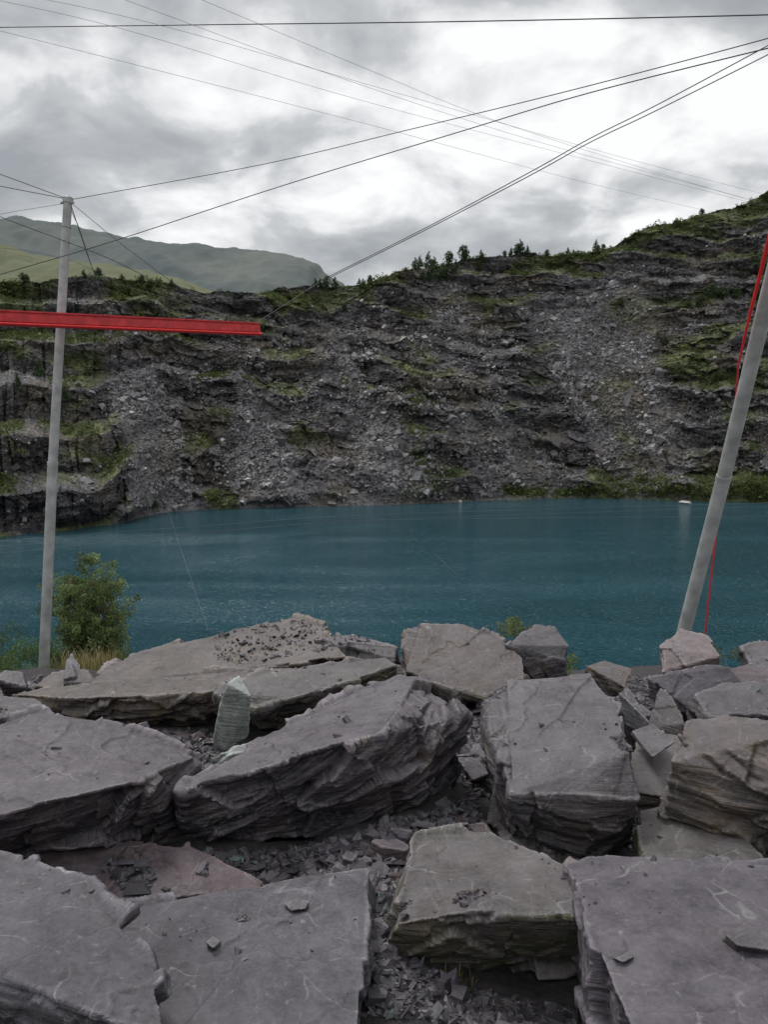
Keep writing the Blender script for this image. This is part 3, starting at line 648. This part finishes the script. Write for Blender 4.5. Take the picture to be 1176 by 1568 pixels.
# ---------- birch sapling ----------
base=P(140,1018,13); Hh=2.1; rs=np.random.default_rng(11)
parts=[];tips=[]
for k in range(9):
    a=rs.uniform(0,6.28); sp=rs.uniform(.08,.33); h=Hh*rs.uniform(.6,.93) if k else Hh*.98
    p0=base+np.array([rs.uniform(-.05,.05),rs.uniform(-.05,.05),-.15]); p2=base+np.array([math.cos(a)*sp*(0.2 if k==0 else 1),math.sin(a)*sp*(.2 if k==0 else 1),h]); p1=(p0+p2)/2+np.array([math.cos(a)*.08,math.sin(a)*.08,-.05])
    W=catmull([p0,p1,p2],12); parts.append(tube_geo(W,[.022,.012,.004],6))
    for t in np.linspace(.12,.98,18):
        q=W[int(t*(len(W)-1))]; aa=rs.uniform(0,6.28); hz=(q[2]-base[2])/Hh
        ln=.60*(math.sin(math.pi*min(1,hz*.70+.25))**.8)*rs.uniform(.5,1.0)
        e=q+np.array([math.cos(aa)*ln,math.sin(aa)*ln,ln*.35]); parts.append(tube_geo([q,(q+e)/2+[0,0,.02],e],[.007,.005,.002],4))
        for tt in (.35,.7,1.0): tips.append(q+(e-q)*tt)
tips=np.array(tips); keep=(tips[:,2]-base[2])<Hh*1.02; tips=tips[keep]
rad=rs.uniform(.06,.13,len(tips)); Vl,Fl,k=leafcloud(tips,rad,85,.020,rs,1.1)
tv,tf_=merge(parts); emp=bpy.data.objects.new('birch_tree',None); sc.collection.objects.link(emp)
tr=polymesh('trunk_and_limbs',tv,tf_,[simple('bark',(.16,.11,.07),.8)])
cl_=np.repeat(rs.uniform(.5,1.5,(len(tips),1)),85,axis=0)*np.array([[.185,.245,.095]])*rs.uniform(.7,1.35,(k,1))
cr=mesh_np('foliage_crown',Vl,Fl,LM,False,np.repeat(cl_,4,axis=0)); tr.parent=emp; cr.parent=emp

def bush(name,c_,r,n,leaf,col,flat=.7):
    m=14; rs=np.random.default_rng(int(abs(c_[0]*100))+5); cs=c_+rs.normal(size=(m,3))*r*np.array([.5,.4,.3])
    V,Fc,k=leafcloud(cs,np.full(m,r*.5),n,leaf,rs,flat)
    C=np.repeat(rs.uniform(.6,1.4,(m,1)),n,axis=0)*np.array([col])*rs.uniform(.7,1.3,(k,1))
    mesh_np(name,V,Fc,LM,False,np.repeat(C,4,axis=0))
bush('bush',P(35,1008,12.6),.50,190,.02,(.10,.16,.05)); bush('bush',P(95,1010,13.0),.34,120,.02,(.11,.16,.05))
bush('bush',P(-30,1006,12),.5,150,.02,(.10,.14,.05)); bush('bush',P(172,1004,13.5),.28,90,.02,(.10,.15,.05))
bush('bush',P(5,1030,11.4),.26,90,.016,(.10,.15,.05))
bush('small_plant',P(785,964,8.4),.16,50,.014,(.18,.20,.06)); bush('small_plant',P(868,1016,8.2),.13,40,.013,(.13,.18,.06))
bush('small_plant',P(1150,1000,9),.2,40,.014,(.11,.13,.06))
bush('small_plant',P(1080,1000,9.5),.2,50,.014,(.12,.14,.06))
def grass(name,pts,n,h,col,spread):
    rs=np.random.default_rng(int(h*1000)+n); V=[];Fc=[];C=[]
    for c_ in pts:
        for k in range(n):
            b0=c_+np.array([rs.normal()*spread,rs.normal()*spread,0]); a=rs.uniform(0,6.28); hh=h*rs.uniform(.4,1.1); w_=.002+h*.005
            l=np.array([math.cos(a),math.sin(a),0]); sd=np.array([-l[1],l[0],0])*w_
            p1=b0+l*hh*.15+[0,0,hh*.6]; p2=b0+l*hh*rs.uniform(.25,.6)+[0,0,hh*rs.uniform(.8,1.05)]
            o_=len(V); V+=[b0-sd,b0+sd,p1+sd*.7,p1-sd*.7,p2+sd*.1,p2-sd*.1]; Fc+=[[o_,o_+1,o_+2,o_+3],[o_+3,o_+2,o_+4,o_+5]]
            C+=[np.array(col)*rs.uniform(.6,1.4)]*6
    mesh_np(name,V,Fc,LM,False,np.array(C))
gp=[P(u,py,D) for u,py,D in [(105,1030,12),(125,1028,12.2),(145,1028,12),(165,1022,12.4),(90,1032,12),(40,1036,12),(15,1036,12),(60,1040,11.8)]]
grass('dry_grass',gp[:4],110,.40,(.42,.36,.18),.11); grass('green_grass',gp,90,.24,(.22,.27,.08),.16)
for u,py,h in [(690,1545,.0),(740,1550,.0),(790,1548,.0),(840,1555,.0),(612,1296,.0),(700,1562,0)]:
    w_=G(u,py,h); hh_=bvh.ray_cast(Vector((w_[0],w_[1],2)),Vector((0,0,-1)))
    if hh_[0] is None or hh_[0].z+EYE+SL*w_[1]>.16: continue
    w_[2]=hh_[0].z; grass('grass_tuft',[w_],34 if py>1500 else 8,.06,(.20,.18,.07),.03)

vv,ff=shards(np.array([P(1050,768.5,244),P(705,767,246)]),np.array([3.2,1.5]),np.array([.2,.5]),.05,np.random.default_rng(2))
mesh_np('shoreline_rock',vv,ff,simple('pale_rock',(.4,.4,.37),.8),False)

# ---------- sky ----------
wd=bpy.data.worlds.new("World"); sc.world=wd; wd.use_nodes=True; nt=wd.node_tree; nt.nodes.clear()
out=N(nt,'ShaderNodeOutputWorld'); tc=N(nt,'ShaderNodeTexCoord').outputs['Generated']
sp=N(nt,'ShaderNodeSeparateXYZ'); L(nt,tc,sp.inputs[0])
zz=mth(nt,'ADD',mth(nt,'MAXIMUM',sp.outputs['Z'],0.0),.30)
cb=N(nt,'ShaderNodeCombineXYZ'); L(nt,mth(nt,'DIVIDE',sp.outputs['X'],zz),cb.inputs[0]); L(nt,mth(nt,'DIVIDE',sp.outputs['Y'],zz),cb.inputs[1]); cb.inputs[2].default_value=2.3
def wn(scale,det,ro,dist,off_=(0,0,0)):
    mp=N(nt,'ShaderNodeMapping'); mp.inputs['Location'].default_value=off_; L(nt,cb.outputs[0],mp.inputs[0])
    n=N(nt,'ShaderNodeTexNoise',i_Scale=scale,i_Detail=det,i_Roughness=ro,i_Distortion=dist); L(nt,mp.outputs[0],n.inputs['Vector']); return n.outputs['Fac']
a=wn(1.5,7.0,.5,.15,(.7,.2,0)); c2=wn(4.2,7.0,.52,.3,(5,2,0))
fac=mth(nt,'ADD',mth(nt,'MULTIPLY',a,.52),mth(nt,'MULTIPLY',c2,.48))
cc=ramp(nt,fac,[(.39,(.34,.355,.37)),(.46,(.45,.465,.475)),(.51,(.58,.59,.595)),(.545,(.78,.785,.79)),(.60,(1.02,1.02,1.01))])
zen=mth(nt,'ADD',1.05,mth(nt,'MULTIPLY',mth(nt,'MAXIMUM',mth(nt,'SUBTRACT',sp.outputs['Z'],.60),0.0),2.8))
bg=N(nt,'ShaderNodeBackground'); L(nt,cc,bg.inputs[0]); L(nt,zen,bg.inputs[1])
sk=N(nt,'ShaderNodeTexSky',sky_type='NISHITA',sun_disc=False,sun_elevation=math.radians(55),sun_rotation=math.radians(-35)); bg2=N(nt,'ShaderNodeBackground'); bg2.inputs[1].default_value=.08; L(nt,sk.outputs[0],bg2.inputs[0])
ms=N(nt,'ShaderNodeMixShader'); ms.inputs[0].default_value=.10; L(nt,bg.outputs[0],ms.inputs[1]); L(nt,bg2.outputs[0],ms.inputs[2]); L(nt,ms.outputs[0],out.inputs[0])
sd=bpy.data.lights.new('sun','SUN'); sd.energy=1.5; sd.angle=math.radians(15); sd.color=(1,.97,.93)
so=bpy.data.objects.new('sun',sd); sc.collection.objects.link(so)
el_,az_=math.radians(55),math.radians(-35)
dv=Vector((math.sin(az_)*math.cos(el_),math.cos(az_)*math.cos(el_),math.sin(el_))); so.rotation_euler=dv.to_track_quat('Z','Y').to_euler()
# ---------- camera ----------
cd=bpy.data.cameras.new('camera'); co=bpy.data.objects.new('camera',cd); sc.collection.objects.link(co); sc.camera=co
cd.sensor_fit='VERTICAL'; cd.sensor_height=36; cd.lens=36*F/1568; cd.clip_start=.05; cd.clip_end=30000
co.rotation_euler=(math.radians(83),0,0)
sc.view_settings.view_transform='Standard'; sc.view_settings.look='None'; sc.view_settings.exposure=0
